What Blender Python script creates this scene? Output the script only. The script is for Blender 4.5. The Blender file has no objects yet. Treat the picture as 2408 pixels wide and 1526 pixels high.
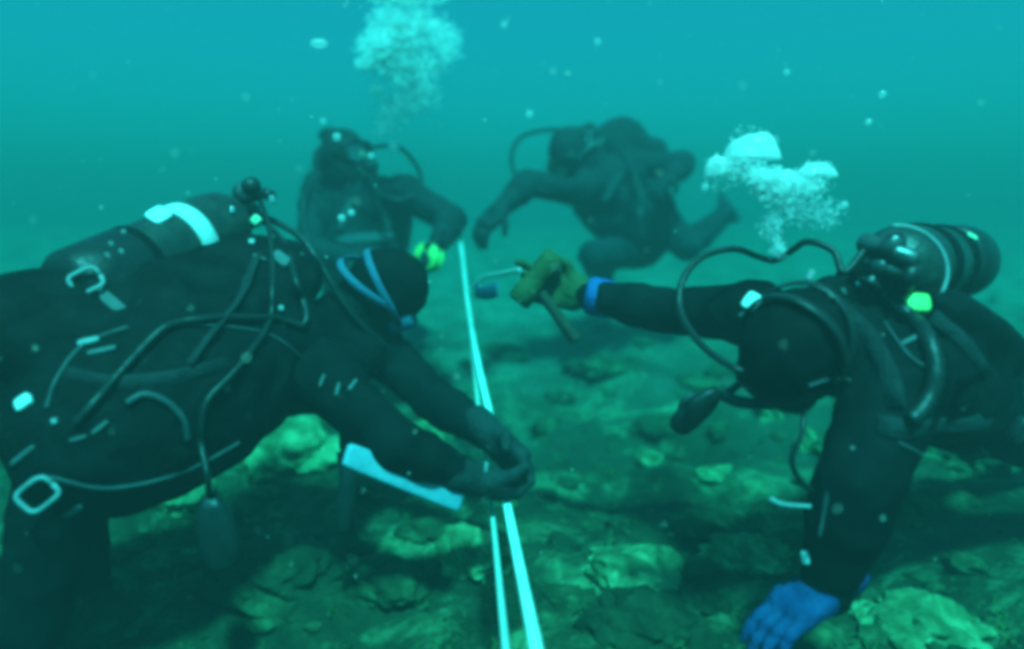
import bpy, math, random
import numpy as np
from mathutils import Vector, Matrix

# ------------------------------------------------------------------ camera, sky, sun, exposure
scene = bpy.context.scene
col = scene.collection
random.seed(7)
rng = np.random.default_rng(11)
PITCH = math.radians(8.0)
CAM = np.array([0.0, 0.0, 1.0])
FPX = 1719.0                     # focal length in units of a 2408-wide frame
cam_data = bpy.data.cameras.new("camera")
cam_data.sensor_width = 36.0
cam_data.lens = 36.0 * FPX / 2408.0
cam_data.clip_start = 0.05
cam_data.clip_end = 500.0
cam_data.dof.use_dof = True
cam_data.dof.focus_distance = 1.7
cam_data.dof.aperture_fstop = 0.85
cam = bpy.data.objects.new("camera", cam_data)
col.objects.link(cam)
cam.location = CAM
cam.rotation_euler = (math.radians(90) - PITCH, 0, 0)
scene.camera = cam

SUN_EL, SUN_AZ = math.radians(60), math.radians(168)     # azimuth from +Y towards +X
world = bpy.data.worlds.new("World")
scene.world = world
world.use_nodes = True
wn = world.node_tree
sky = wn.nodes.new("ShaderNodeTexSky")
sky.sky_type = 'NISHITA'
sky.sun_disc = False
sky.sun_elevation = SUN_EL
sky.sun_rotation = SUN_AZ
wn.links.new(sky.outputs[0], wn.nodes["Background"].inputs[0])
wn.nodes["Background"].inputs[1].default_value = 0.05
sun_data = bpy.data.lights.new("sun", 'SUN')
sun_data.energy = 4.0
sun_data.angle = math.radians(6)
sun_data.color = (1.0, 0.97, 0.92)
sun = bpy.data.objects.new("sun", sun_data)
col.objects.link(sun)
sd = Vector((math.sin(SUN_AZ) * math.cos(SUN_EL), math.cos(SUN_AZ) * math.cos(SUN_EL), math.sin(SUN_EL)))
sun.rotation_euler = sd.to_track_quat('Z', 'Y').to_euler()
sun.location = (0, 0, 20)
scene.view_settings.view_transform = 'Standard'
scene.view_settings.look = 'None'
scene.view_settings.gamma = 1.0
scene.view_settings.exposure = 1.62
scene.cycles.volume_bounces = 2
scene.cycles.max_bounces = 6
scene.cycles.transmission_bounces = 4
scene.cycles.transparent_max_bounces = 8
scene.cycles.caustics_reflective = False
scene.cycles.caustics_refractive = False
scene.cycles.pixel_filter_type = 'BLACKMAN_HARRIS'
scene.cycles.filter_width = 5.0
scene.cycles.use_denoising = True

# ------------------------------------------------------------------ helpers: space
CF = np.array([0, math.cos(PITCH), -math.sin(PITCH)])
CU = np.array([0, math.sin(PITCH), math.cos(PITCH)])
CR = np.array([1.0, 0, 0])

def P(u, v, d):
    """world point seen at (u, v) of a 2408x1526 frame at depth d metres"""
    return CAM + CR * ((u - 1204) / FPX * d) + CU * ((763 - v) / FPX * d) + CF * d

def nz(v):
    v = np.asarray(v, float)
    return v / (np.linalg.norm(v) + 1e-12)

def orth(v, a):
    a = nz(a)
    return nz(np.asarray(v, float) - a * np.dot(v, a))

# ------------------------------------------------------------------ helpers: noise
def vnoise(x, y, seed=0):
    xi = np.floor(x).astype(np.int64); yi = np.floor(y).astype(np.int64)
    fx = x - xi; fy = y - yi
    fx = fx * fx * (3 - 2 * fx); fy = fy * fy * (3 - 2 * fy)
    def h(a, b):
        n = (a * 374761393 + b * 668265263 + seed * 974634777) & 0xffffffff
        n = ((n ^ (n >> 13)) * 1274126177) & 0xffffffff
        return ((n ^ (n >> 16)) & 0xffff) / 65535.0
    return (h(xi, yi) * (1 - fx) + h(xi + 1, yi) * fx) * (1 - fy) + (h(xi, yi + 1) * (1 - fx) + h(xi + 1, yi + 1) * fx) * fy

def fbm(x, y, oct=4, seed=0):
    s = 0; a = 0.5
    for i in range(oct):
        s = s + a * (vnoise(x * 2 ** i + 17.3 * i, y * 2 ** i - 9.1 * i, seed + i) - 0.5)
        a *= 0.5
    return s

# ------------------------------------------------------------------ helpers: objects
def tag(o, label=None, cat=None, group=None, kind=None):
    if label: o["label"] = label
    if cat: o["category"] = cat
    if group: o["group"] = group
    if kind: o["kind"] = kind
    return o

def empty(name, loc):
    o = bpy.data.objects.new(name, None)
    col.objects.link(o)
    o.location = loc
    o.empty_display_size = 0.1
    return o

def worigin(o):
    p = np.zeros(3)
    while o is not None:
        p = p + np.array(o.location); o = o.parent
    return p

def obj(name, verts, faces, mat, parent=None, smooth=True, at=None):
    """link one mesh object; verts in world space"""
    verts = np.asarray(verts, float)
    if parent is not None:
        org = worigin(parent)
        loc = np.zeros(3)
    else:
        org = np.asarray(at, float) if at is not None else np.zeros(3)
        loc = org
    me = bpy.data.meshes.new(name)
    if isinstance(faces, np.ndarray):
        faces = faces.tolist()
    me.from_pydata((verts - org).tolist(), [], faces)
    me.update()
    if smooth:
        me.polygons.foreach_set("use_smooth", [True] * len(me.polygons))
    me.materials.append(mat)
    o = bpy.data.objects.new(name, me)
    col.objects.link(o)
    o.location = loc
    o.parent = parent
    return o

class MB:
    def __init__(s): s.v = []; s.f = []; s.n = 0
    def add(s, v, f):
        v = np.asarray(v, float)
        s.v.append(v)
        s.f += [[i + s.n for i in q] for q in (f.tolist() if isinstance(f, np.ndarray) else f)]
        s.n += len(v)
        return s
    def build(s, name, mat, parent=None, smooth=True, at=None):
        return obj(name, np.concatenate(s.v), s.f, mat, parent, smooth, at)

def spline(pts, n=8):
    pts = [np.asarray(p, float) for p in pts]
    if len(pts) < 3: 
        return [pts[0] + (pts[-1] - pts[0]) * t for t in np.linspace(0, 1, n + 1)]
    q = [2 * pts[0] - pts[1]] + pts + [2 * pts[-1] - pts[-2]]
    out = []
    for i in range(1, len(q) - 2):
        for k in range(n):
            t = k / n
            a, b, c, d = q[i - 1], q[i], q[i + 1], q[i + 2]
            out.append(0.5 * (2 * b + (c - a) * t + (2 * a - 5 * b + 4 * c - d) * t * t + (3 * b - a - 3 * c + d) * t ** 3))
    out.append(pts[-1])
    return out

def sweep(path, rads, nseg=10, ref=None, flat=None):
    """tube along a path; flat=(w, t): flat band instead, width direction follows ref"""
    path = [np.asarray(p, float) for p in path]
    n = len(path)
    if np.isscalar(rads): rads = [rads] * n
    V = []; F = []
    prev = None
    for i in range(n):
        t = nz(path[min(i + 1, n - 1)] - path[max(i - 1, 0)])
        if callable(ref): r0 = ref(path[i])
        elif ref is not None: r0 = ref
        elif prev is not None: r0 = prev
        else: r0 = np.array([0, 0, 1.0]) if abs(t[2]) < 0.9 else np.array([1.0, 0, 0])
        a = orth(r0, t); b = np.cross(t, a); prev = a
        for k in range(nseg):
            an = 2 * math.pi * k / nseg
            if flat:
                c, s = math.cos(an), math.sin(an)
                e = 0.35
                V.append(path[i] + a * (flat[0] / 2 * math.copysign(abs(c) ** e, c)) + b * (flat[1] / 2 * math.copysign(abs(s) ** e, s)))
            else:
                V.append(path[i] + (a * math.cos(an) + b * math.sin(an)) * rads[i])
    for i in range(n - 1):
        for k in range(nseg):
            k2 = (k + 1) % nseg
            F.append([i * nseg + k, i * nseg + k2, (i + 1) * nseg + k2, (i + 1) * nseg + k])
    F.append(list(range(nseg))[::-1]); F.append([(n - 1) * nseg + k for k in range(nseg)])
    return np.array(V), F

def lathe(prof, p0, axis, nseg=24):
    """profile [(r, h)] turned about axis from p0"""
    ax = nz(axis)
    a = orth([0.3, 0.5, 0.8] if abs(ax[2]) < 0.9 else [1, 0, 0], ax); b = np.cross(ax, a)
    V = []; F = []
    for r, h in prof:
        for k in range(nseg):
            an = 2 * math.pi * k / nseg
            V.append(np.asarray(p0) + ax * h + (a * math.cos(an) + b * math.sin(an)) * max(r, 1e-4))
    for i in range(len(prof) - 1):
        for k in range(nseg):
            k2 = (k + 1) % nseg
            F.append([i * nseg + k, i * nseg + k2, (i + 1) * nseg + k2, (i + 1) * nseg + k])
    F.append(list(range(nseg))[::-1]); F.append([(len(prof) - 1) * nseg + k for k in range(nseg)])
    return np.array(V), F

def loft(secs, nseg=16, e=0.6):
    """sections (centre, half-axis a vector, half-axis b vector)"""
    V = []; F = []
    for c, a, b in secs:
        for k in range(nseg):
            an = 2 * math.pi * k / nseg
            cc, ss = math.cos(an), math.sin(an)
            V.append(np.asarray(c) + np.asarray(a) * math.copysign(abs(cc) ** e, cc) + np.asarray(b) * math.copysign(abs(ss) ** e, ss))
    n = len(secs)
    for i in range(n - 1):
        for k in range(nseg):
            k2 = (k + 1) % nseg
            F.append([i * nseg + k, i * nseg + k2, (i + 1) * nseg + k2, (i + 1) * nseg + k])
    F.append(list(range(nseg))[::-1]); F.append([(n - 1) * nseg + k for k in range(nseg)])
    return np.array(V), F

def rbox(c, ax, half, e=0.25, n=5):
    """rounded box: a lofted superellipse, axes rows of ax, half sizes"""
    ax = [nz(a) for a in ax]
    secs = []
    for t in (-1, -0.93, -0.75, 0.75, 0.93, 1):
        s = {1: 0.8, 0.93: 0.95, 0.75: 1.0}[abs(t)]
        secs.append((np.asarray(c) + ax[2] * half[2] * t, ax[0] * half[0] * s, ax[1] * half[1] * s))
    return loft(secs, 16, 0.4)

# ------------------------------------------------------------------ helpers: implicit surfaces (one continuous skin)
class SDF:
    def __init__(s): s.pr = []
    def cone(s, a, b, ra, rb, k=0.03):
        s.pr.append(('c', np.asarray(a, float), np.asarray(b, float), ra, rb, k)); return s
    def ell(s, c, ax, r, k=0.03):
        s.pr.append(('e', np.asarray(c, float), np.array([nz(q) for q in ax]), np.asarray(r, float), None, k)); return s
    def box(s, c, ax, r, rd, k=0.03):
        s.pr.append(('b', np.asarray(c, float), np.array([nz(q) for q in ax]), np.asarray(r, float), rd, k)); return s
    def cut(s, c, ax, r, k=0.01):
        s.pr.append(('x', np.asarray(c, float), np.array([nz(q) for q in ax]), np.asarray(r, float), None, k)); return s
    def bounds(s, p):
        if p[0] == 'c':
            m = max(p[3], p[4])
            return np.minimum(p[1], p[2]) - m, np.maximum(p[1], p[2]) + m
        ext = np.abs(p[2] * p[3][:, None]).sum(0) + (p[4] or 0)
        return p[1] - ext, p[1] + ext
    def mesh(s, h=0.011, wrinkle=0.0, wfreq=30.0):
        bs = [s.bounds(p) for p in s.pr if p[0] != 'x']
        lo = np.min([b[0] for b in bs], 0) - 3 * h - 0.03; hi = np.max([b[1] for b in bs], 0) + 3 * h + 0.03
        n = np.ceil((hi - lo) / h).astype(int) + 1
        F = np.full(n, 0.08, np.float32)
        for p in s.pr:
            b0, b1 = s.bounds(p)
            m = 0.06
            i0 = np.clip(np.floor((b0 - m - lo) / h).astype(int), 0, n - 1); i1 = np.clip(np.ceil((b1 + m - lo) / h).astype(int) + 1, 1, n)
            xs = [lo[q] + h * np.arange(i0[q], i1[q]) for q in range(3)]
            X = np.stack(np.meshgrid(*xs, indexing='ij'), -1)
            if p[0] == 'c':
                ab = p[2] - p[1]
                t = np.clip(((X - p[1]) @ ab) / (ab @ ab + 1e-12), 0, 1)
                d = np.linalg.norm(X - p[1] - t[..., None] * ab, axis=-1) - (p[3] + (p[4] - p[3]) * t)
            elif p[0] in 'ex':
                L = (X - p[1]) @ p[2].T
                k0 = np.linalg.norm(L / p[3], axis=-1); k1 = np.linalg.norm(L / p[3] ** 2, axis=-1)
                d = k0 * (k0 - 1) / (k1 + 1e-9)
            else:
                L = np.abs((X - p[1]) @ p[2].T) - (p[3] - 0)
                d = np.linalg.norm(np.maximum(L, 0), axis=-1) + np.minimum(L.max(-1), 0) - p[4]
            sl = tuple(slice(i0[q], i1[q]) for q in range(3))
            A = F[sl]; k = p[5]
            if p[0] == 'x':
                F[sl] = np.maximum(A, -d)
            else:
                hh = np.clip(0.5 + 0.5 * (d - A) / k, 0, 1)
                F[sl] = d * (1 - hh) + A * hh - k * hh * (1 - hh)
        if wrinkle:
            xs = [lo[q] + h * np.arange(n[q]) for q in range(3)]
            X, Y, Z = np.meshgrid(*xs, indexing='ij')
            w = np.sin(wfreq * X + 2.3 * np.sin(0.6 * wfreq * Y) + 1.1 * np.sin(wfreq * .8 * Z)) * np.sin(wfreq * 0.9 * Z + 1.9 * np.sin(0.5 * wfreq * X)) \
                + 0.6 * np.sin(wfreq * 2.1 * Y + 2 * np.sin(wfreq * Z))
            F = F + wrinkle * w.astype(np.float32)
        return nets(F, lo, h)

def nets(F, lo, h):
    S = F < 0
    c = [S[i:S.shape[0] - 1 + i, j:S.shape[1] - 1 + j, k:S.shape[2] - 1 + k] for i in (0, 1) for j in (0, 1) for k in (0, 1)]
    cnt = sum(q.astype(np.int8) for q in c)
    act = (cnt > 0) & (cnt < 8)
    I = np.argwhere(act)
    idx = np.full(act.shape, -1, np.int64); idx[act] = np.arange(len(I))
    pos = np.zeros((len(I), 3)); num = np.zeros(len(I))
    cor = [(i, j, k) for i in (0, 1) for j in (0, 1) for k in (0, 1)]
    for a in cor:
        for q in range(3):
            if a[q] == 0:
                b = list(a); b[q] = 1
                fa = F[I[:, 0] + a[0], I[:, 1] + a[1], I[:, 2] + a[2]]; fb = F[I[:, 0] + b[0], I[:, 1] + b[1], I[:, 2] + b[2]]
                m = (fa < 0) != (fb < 0)
                t = np.where(m, fa / np.where(fa == fb, 1, fa - fb), 0)
                pt = np.tile(np.array(a, float), (len(I), 1)); pt[:, q] = t
                pos[m] += pt[m]; num[m] += 1
    V = lo + h * (I + pos / num[:, None])
    Q = []
    for q in range(3):
        sh = [slice(None)] * 3; s2 = [slice(None)] * 3
        sh[q] = slice(0, -1); s2[q] = slice(1, None)
        a = S[tuple(sh)]; b = S[tuple(s2)]
        E = np.argwhere(a != b)
        o1, o2 = [w for w in range(3) if w != q]
        ok = (E[:, o1] > 0) & (E[:, o2] > 0) & (E[:, o1] < idx.shape[o1]) & (E[:, o2] < idx.shape[o2])
        E = E[ok]
        inside = a[tuple(E.T)]
        def at(d1, d2):
            G = E.copy(); G[:, o1] += d1; G[:, o2] += d2
            return idx[tuple(G.T)]
        quad = np.stack([at(-1, -1), at(0, -1), at(0, 0), at(-1, 0)], 1)
        flip = inside if q != 1 else ~inside
        quad[~flip] = quad[~flip][:, ::-1]
        Q.append(quad)
    return V, np.concatenate(Q)

# ------------------------------------------------------------------ materials
def material(name, color, rough=0.6, var=None, scale=20.0, bump=0.0, bscale=60.0, metal=0.0, spec=0.3, emit=None, detail=6.0, trans=0.0, ior=1.45, stretch=None):
    m = bpy.data.materials.new(name)
    m.use_nodes = True
    nt = m.node_tree; bs = nt.nodes["Principled BSDF"]
    bs.inputs["Base Color"].default_value = (*color, 1)
    bs.inputs["Roughness"].default_value = rough
    bs.inputs["Metallic"].default_value = metal
    bs.inputs["Specular IOR Level"].default_value = spec
    bs.inputs["IOR"].default_value = ior
    bs.inputs["Transmission Weight"].default_value = trans
    tc = nt.nodes.new("ShaderNodeTexCoord")
    if var:
        no = nt.nodes.new("ShaderNodeTexNoise"); no.inputs["Scale"].default_value = scale; no.inputs["Detail"].default_value = detail
        no.inputs["Roughness"].default_value = 0.65
        cr = nt.nodes.new("ShaderNodeValToRGB")
        cr.color_ramp.elements[0].position = 0.36; cr.color_ramp.elements[1].position = 0.64
        cr.color_ramp.elements[0].color = (*color, 1); cr.color_ramp.elements[1].color = (*var, 1)
        nt.links.new(tc.outputs["Object"], no.inputs["Vector"])
        nt.links.new(no.outputs["Fac"], cr.inputs["Fac"]); nt.links.new(cr.outputs["Color"], bs.inputs["Base Color"])
    if bump:
        nb = nt.nodes.new("ShaderNodeTexNoise"); nb.inputs["Scale"].default_value = bscale; nb.inputs["Detail"].default_value = 5
        bp = nt.nodes.new("ShaderNodeBump"); bp.inputs["Strength"].default_value = bump; bp.inputs["Distance"].default_value = 0.02
        nt.links.new(tc.outputs["Object"], nb.inputs["Vector"])
        nt.links.new(nb.outputs["Fac"], bp.inputs["Height"]); nt.links.new(bp.outputs["Normal"], bs.inputs["Normal"])
    return m

M = {}
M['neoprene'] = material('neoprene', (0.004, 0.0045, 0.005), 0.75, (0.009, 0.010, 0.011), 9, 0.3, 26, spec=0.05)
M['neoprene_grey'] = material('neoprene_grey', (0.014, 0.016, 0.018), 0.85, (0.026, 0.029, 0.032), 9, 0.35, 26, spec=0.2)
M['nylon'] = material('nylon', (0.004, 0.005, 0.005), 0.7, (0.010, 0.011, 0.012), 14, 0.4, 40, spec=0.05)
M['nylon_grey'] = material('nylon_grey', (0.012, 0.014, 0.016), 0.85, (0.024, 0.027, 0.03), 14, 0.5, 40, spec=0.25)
M['rubber'] = material('rubber', (0.012, 0.012, 0.013), 0.4, (0.02, 0.02, 0.02), 30, 0.15, 120, spec=0.4)
M['piping'] = material('piping', (0.045, 0.05, 0.055), 0.5, (0.07, 0.075, 0.08), 40, 0.1, 100)
M['tank_paint'] = material('tank_paint', (0.016, 0.02, 0.02), 0.4, (0.035, 0.045, 0.04), 16, 0.2, 50, spec=0.4)
M['chrome'] = material('chrome', (0.62, 0.64, 0.65), 0.25, (0.5, 0.52, 0.53), 30, 0.05, 80, metal=0.85)
M['dark_metal'] = material('dark_metal', (0.09, 0.095, 0.1), 0.35, (0.14, 0.15, 0.15), 30, 0.05, 80, metal=0.7)
M['steel_pale'] = material('steel_pale', (0.3, 0.33, 0.34), 0.4, (0.22, 0.25, 0.26), 50, 0.1, 80)
M['white_web'] = material('white_web', (0.78, 0.8, 0.8), 0.6, (0.66, 0.7, 0.7), 60, 0.3, 200)
M['grey_web'] = material('grey_web', (0.12, 0.135, 0.14), 0.7, (0.09, 0.1, 0.1), 60, 0.3, 200)
M['blue_strap'] = material('blue_strap', (0.035, 0.095, 0.17), 0.7, (0.05, 0.13, 0.21), 25, 0.2, 80)
M['blue_panel'] = material('blue_panel', (0.12, 0.27, 0.35), 0.75, (0.19, 0.36, 0.44), 15, 0.2, 60)
M['blue_bright'] = material('blue_bright', (0.008, 0.065, 0.26), 0.7, (0.015, 0.10, 0.34), 18, 0.3, 50)
M['glove_blue'] = material('glove_blue', (0.006, 0.035, 0.13), 0.9, (0.016, 0.065, 0.19), 25, 0.6, 70, spec=0.1)
M['lime'] = material('lime', (0.26, 0.55, 0.12), 0.5, (0.34, 0.64, 0.16), 20, 0.1, 60)
M['lime_pale'] = material('lime_pale', (0.42, 0.62, 0.36), 0.5, (0.5, 0.7, 0.45), 20, 0.1, 60)
M['glove'] = material('glove', (0.016, 0.02, 0.022), 0.7, (0.03, 0.036, 0.036), 30, 0.5, 90, spec=0.2)
M['glove_olive'] = material('glove_olive', (0.05, 0.07, 0.025), 0.75, (0.075, 0.10, 0.04), 30, 0.5, 90, spec=0.2)
M['skin'] = material('skin', (0.45, 0.30, 0.23), 0.5, (0.5, 0.33, 0.26), 20, 0.1, 90)
M['lens'] = material('lens', (0.05, 0.08, 0.09), 0.06, (0.06, 0.09, 0.1), 5, 0, spec=0.6)
M['tape'] = material('tape', (0.86, 0.88, 0.86), 0.5, (0.66, 0.70, 0.64), 14, 0.05, 80)
M['tape_edge'] = material('tape_edge', (0.55, 0.62, 0.58), 0.5, (0.48, 0.55, 0.5), 40, 0.05, 80)
M['wood'] = material('wood', (0.035, 0.03, 0.02), 0.7, (0.055, 0.045, 0.03), 30, 0.3, 80)

def rock_mat(name, dark, mid, pale, cut=0.5, nsc=5.0):
    m = bpy.data.materials.new(name); m.use_nodes = True
    nt = m.node_tree; bs = nt.nodes["Principled BSDF"]
    bs.inputs["Roughness"].default_value = 0.9; bs.inputs["Specular IOR Level"].default_value = 0.15
    tc = nt.nodes.new("ShaderNodeTexCoord")
    n1 = nt.nodes.new("ShaderNodeTexNoise"); n1.inputs["Scale"].default_value = nsc; n1.inputs["Detail"].default_value = 9; n1.inputs["Roughness"].default_value = 0.7
    n1.inputs["Distortion"].default_value = 0.6
    nt.links.new(tc.outputs["Object"], n1.inputs["Vector"])
    cr = nt.nodes.new("ShaderNodeValToRGB")
    e = cr.color_ramp.elements
    e[0].position = cut - 0.17; e[0].color = (*dark, 1)
    e[1].position = cut + 0.14; e[1].color = (*pale, 1)
    x = e.new(cut); x.color = (*mid, 1)
    nt.links.new(n1.outputs["Fac"], cr.inputs["Fac"])
    n2 = nt.nodes.new("ShaderNodeTexVoronoi"); n2.inputs["Scale"].default_value = 34.0
    nt.links.new(tc.outputs["Object"], n2.inputs["Vector"])
    mx = nt.nodes.new("ShaderNodeMix"); mx.data_type = 'RGBA'; mx.blend_type = 'MULTIPLY'; mx.inputs[0].default_value = 0.45
    cr2 = nt.nodes.new("ShaderNodeValToRGB"); cr2.color_ramp.elements[0].position = 0.05; cr2.color_ramp.elements[1].position = 0.6
    cr2.color_ramp.elements[0].color = (1.1, 1.1, 1.1, 1); cr2.color_ramp.elements[1].color = (0.45, 0.5, 0.4, 1)
    nt.links.new(n2.outputs["Distance"], cr2.inputs["Fac"])
    nt.links.new(cr.outputs["Color"], mx.inputs[6]); nt.links.new(cr2.outputs["Color"], mx.inputs[7])
    nt.links.new(mx.outputs[2], bs.inputs["Base Color"])
    n3 = nt.nodes.new("ShaderNodeTexNoise"); n3.inputs["Scale"].default_value = 22.0; n3.inputs["Detail"].default_value = 8
    nt.links.new(tc.outputs["Object"], n3.inputs["Vector"])
    bp = nt.nodes.new("ShaderNodeBump"); bp.inputs["Strength"].default_value = 0.8; bp.inputs["Distance"].default_value = 0.03
    nt.links.new(n3.outputs["Fac"], bp.inputs["Height"]); nt.links.new(bp.outputs["Normal"], bs.inputs["Normal"])
    return m
def add_far_haze(m):  # water haze painted into the colour: seabed turns paler with distance
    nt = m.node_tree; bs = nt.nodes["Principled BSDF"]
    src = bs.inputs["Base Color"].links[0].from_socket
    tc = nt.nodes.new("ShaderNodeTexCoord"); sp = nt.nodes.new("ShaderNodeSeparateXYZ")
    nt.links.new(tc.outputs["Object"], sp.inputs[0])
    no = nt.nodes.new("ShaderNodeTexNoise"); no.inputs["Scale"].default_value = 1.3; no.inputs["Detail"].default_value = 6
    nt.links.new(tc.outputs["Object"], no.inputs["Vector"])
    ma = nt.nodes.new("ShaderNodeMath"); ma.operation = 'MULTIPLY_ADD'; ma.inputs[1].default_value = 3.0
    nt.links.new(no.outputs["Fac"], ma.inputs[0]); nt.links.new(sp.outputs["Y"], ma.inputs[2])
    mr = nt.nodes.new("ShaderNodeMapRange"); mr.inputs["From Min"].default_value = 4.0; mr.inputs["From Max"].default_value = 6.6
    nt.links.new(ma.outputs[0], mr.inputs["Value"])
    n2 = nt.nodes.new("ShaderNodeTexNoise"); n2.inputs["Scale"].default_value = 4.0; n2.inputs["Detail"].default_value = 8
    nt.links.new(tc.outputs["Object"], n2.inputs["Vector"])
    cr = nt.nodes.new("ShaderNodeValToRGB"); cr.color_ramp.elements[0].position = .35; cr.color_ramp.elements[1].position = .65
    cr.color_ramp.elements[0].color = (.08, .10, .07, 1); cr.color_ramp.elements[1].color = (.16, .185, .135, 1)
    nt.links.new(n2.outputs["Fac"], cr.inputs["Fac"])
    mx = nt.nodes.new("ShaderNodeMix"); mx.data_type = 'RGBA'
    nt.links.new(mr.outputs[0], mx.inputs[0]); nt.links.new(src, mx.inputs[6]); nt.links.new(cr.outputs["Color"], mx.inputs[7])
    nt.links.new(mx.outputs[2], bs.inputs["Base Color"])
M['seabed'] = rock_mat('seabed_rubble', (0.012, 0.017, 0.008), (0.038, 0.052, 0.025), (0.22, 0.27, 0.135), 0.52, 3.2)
add_far_haze(M['seabed'])
M['rock_pale'] = rock_mat('rock_pale', (0.035, 0.05, 0.022), (0.17, 0.22, 0.10), (0.42, 0.48, 0.25), 0.49, 7)
M['rock_mid'] = rock_mat('rock_mid', (0.022, 0.03, 0.014), (0.055, 0.075, 0.034), (0.17, 0.21, 0.10), 0.52)
M['rock_dark'] = rock_mat('rock_dark', (0.016, 0.024, 0.012), (0.04, 0.055, 0.026), (0.12, 0.16, 0.07), 0.55)
M['algae'] = material('algae', (0.035, 0.06, 0.016), 0.8, (0.09, 0.13, 0.04), 3, spec=0.1)

def bubble_mat(name, clear):
    m = bpy.data.materials.new(name); m.use_nodes = True
    nt = m.node_tree; bs = nt.nodes["Principled BSDF"]
    bs.inputs["Base Color"].default_value = (0.95, 0.97, 0.97, 1)
    bs.inputs["Roughness"].default_value = 0.12
    bs.inputs["Specular IOR Level"].default_value = 0.9
    no = nt.nodes.new("ShaderNodeTexNoise"); no.inputs["Scale"].default_value = 40
    bp = nt.nodes.new("ShaderNodeBump"); bp.inputs["Strength"].default_value = 0.2
    tc = nt.nodes.new("ShaderNodeTexCoord"); nt.links.new(tc.outputs["Object"], no.inputs["Vector"])
    nt.links.new(no.outputs["Fac"], bp.inputs["Height"]); nt.links.new(bp.outputs["Normal"], bs.inputs["Normal"])
    tl = nt.nodes.new("ShaderNodeBsdfTranslucent"); tl.inputs[0].default_value = (0.95, 0.97, 0.97, 1)
    tr = nt.nodes.new("ShaderNodeBsdfTransparent")
    m1 = nt.nodes.new("ShaderNodeMixShader"); m1.inputs[0].default_value = 0.6
    m2 = nt.nodes.new("ShaderNodeMixShader"); m2.inputs[0].default_value = clear
    nt.links.new(bs.outputs[0], m1.inputs[1]); nt.links.new(tl.outputs[0], m1.inputs[2])
    nt.links.new(m1.outputs[0], m2.inputs[1]); nt.links.new(tr.outputs[0], m2.inputs[2])
    nt.links.new(m2.outputs[0], nt.nodes["Material Output"].inputs["Surface"])
    return m
M['bubble'] = bubble_mat('bubble', .42)
M['bubble_cap'] = bubble_mat('bubble_cap', .2)
M['speck'] = material('speck', (0.7, 0.75, 0.6), 0.7, (0.85, 0.85, 0.75), 10)

# ------------------------------------------------------------------ the seabed
def ground0(x, y):
    x = np.asarray(x, float); y = np.asarray(y, float)
    t = np.clip((y - 2.0) / 3.2, 0, 1); t = t * t * (3 - 2 * t)
    t2 = np.clip((y - 4.5) / 9, 0, 1)
    return 0.04 + 0.36 * t + 0.42 * t2 + 0.16 * fbm(x * 0.9 + 3, y * 0.9, 3, 5) + 0.12 * np.clip((x - 0.3) * 0.9, 0, 1) * (1 - t)

def ground(x, y):
    return ground0(x, y) + 0.15 * fbm(np.asarray(x, float) * 3.3, np.asarray(y, float) * 3.3, 4, 21) \
        + 0.05 * np.abs(fbm(np.asarray(x, float) * 11, np.asarray(y, float) * 11, 3, 31))

def hit(u, v):
    """point of the seabed seen at (u, v)"""
    d = 0.7
    while d < 30:
        p = P(u, v, d)
        if p[2] < ground0(p[0], p[1]): return p
        d += 0.01
    return P(u, v, 30)

N = 360
tt = np.linspace(-1, 1, N)
gx = np.sinh(tt * 4.6) / np.sinh(4.6) * 45
gy = 2.2 + np.sinh(tt * 4.6) / np.sinh(4.6) * 55
GX, GY = np.meshgrid(gx, gy, indexing='ij')
GZ = ground(GX, GY)
vv = np.stack([GX, GY, GZ], -1).reshape(-1, 3)
ii = np.arange(N * N).reshape(N, N)
ff = np.stack([ii[:-1, :-1], ii[1:, :-1], ii[1:, 1:], ii[:-1, 1:]], -1).reshape(-1, 4)
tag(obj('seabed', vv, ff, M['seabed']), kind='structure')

def ico(sub):
    t = (1 + 5 ** .5) / 2
    v = [nz(q) for q in [(-1, t, 0), (1, t, 0), (-1, -t, 0), (1, -t, 0), (0, -1, t), (0, 1, t), (0, -1, -t), (0, 1, -t), (t, 0, -1), (t, 0, 1), (-t, 0, -1), (-t, 0, 1)]]
    f = [(0, 11, 5), (0, 5, 1), (0, 1, 7), (0, 7, 10), (0, 10, 11), (1, 5, 9), (5, 11, 4), (11, 10, 2), (10, 7, 6), (7, 1, 8), (3, 9, 4), (3, 4, 2), (3, 2, 6), (3, 6, 8), (3, 8, 9), (4, 9, 5), (2, 4, 11), (6, 2, 10), (8, 6, 7), (9, 8, 1)]
    for _ in range(sub):
        c = {}; g = []
        def mid(a, b):
            k = (min(a, b), max(a, b))
            if k not in c:
                v.append(nz(v[a] + v[b])); c[k] = len(v) - 1
            return c[k]
        for a, b, d in f:
            x, y, z = mid(a, b), mid(b, d), mid(d, a)
            g += [(a, x, z), (b, y, x), (d, z, y), (x, y, z)]
        f = g
    return np.array(v), np.array(f)
ICO = [ico(i) for i in range(5)]

def rock_shape(sub, seed, rough=0.5):
    v, f = ICO[sub]
    r = np.random.default_rng(seed)
    d = np.zeros(len(v))
    off = r.uniform(-50, 50, 6)
    for o, a in ((1.3, 0.55), (2.9, 0.35), (6.5, 0.2), (13, 0.1)):
        d += a * (vnoise(v[:, 0] * o + off[0] + v[:, 2] * o * .7, v[:, 1] * o + off[1], seed) - .5) + a * (vnoise(v[:, 2] * o + off[2] - v[:, 1] * o * .4, v[:, 0] * o + off[3], seed + 9) - .5)
    # a few flat cuts make it a stone rather than a ball
    w = v * (1 + rough * d)[:, None]
    for _ in range(3):
        n = nz(r.normal(size=3)); h = r.uniform(0.68, 0.9)
        s = w @ n
        w = w - np.maximum(s - h, 0)[:, None] * n * 0.6
    return w, f

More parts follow.
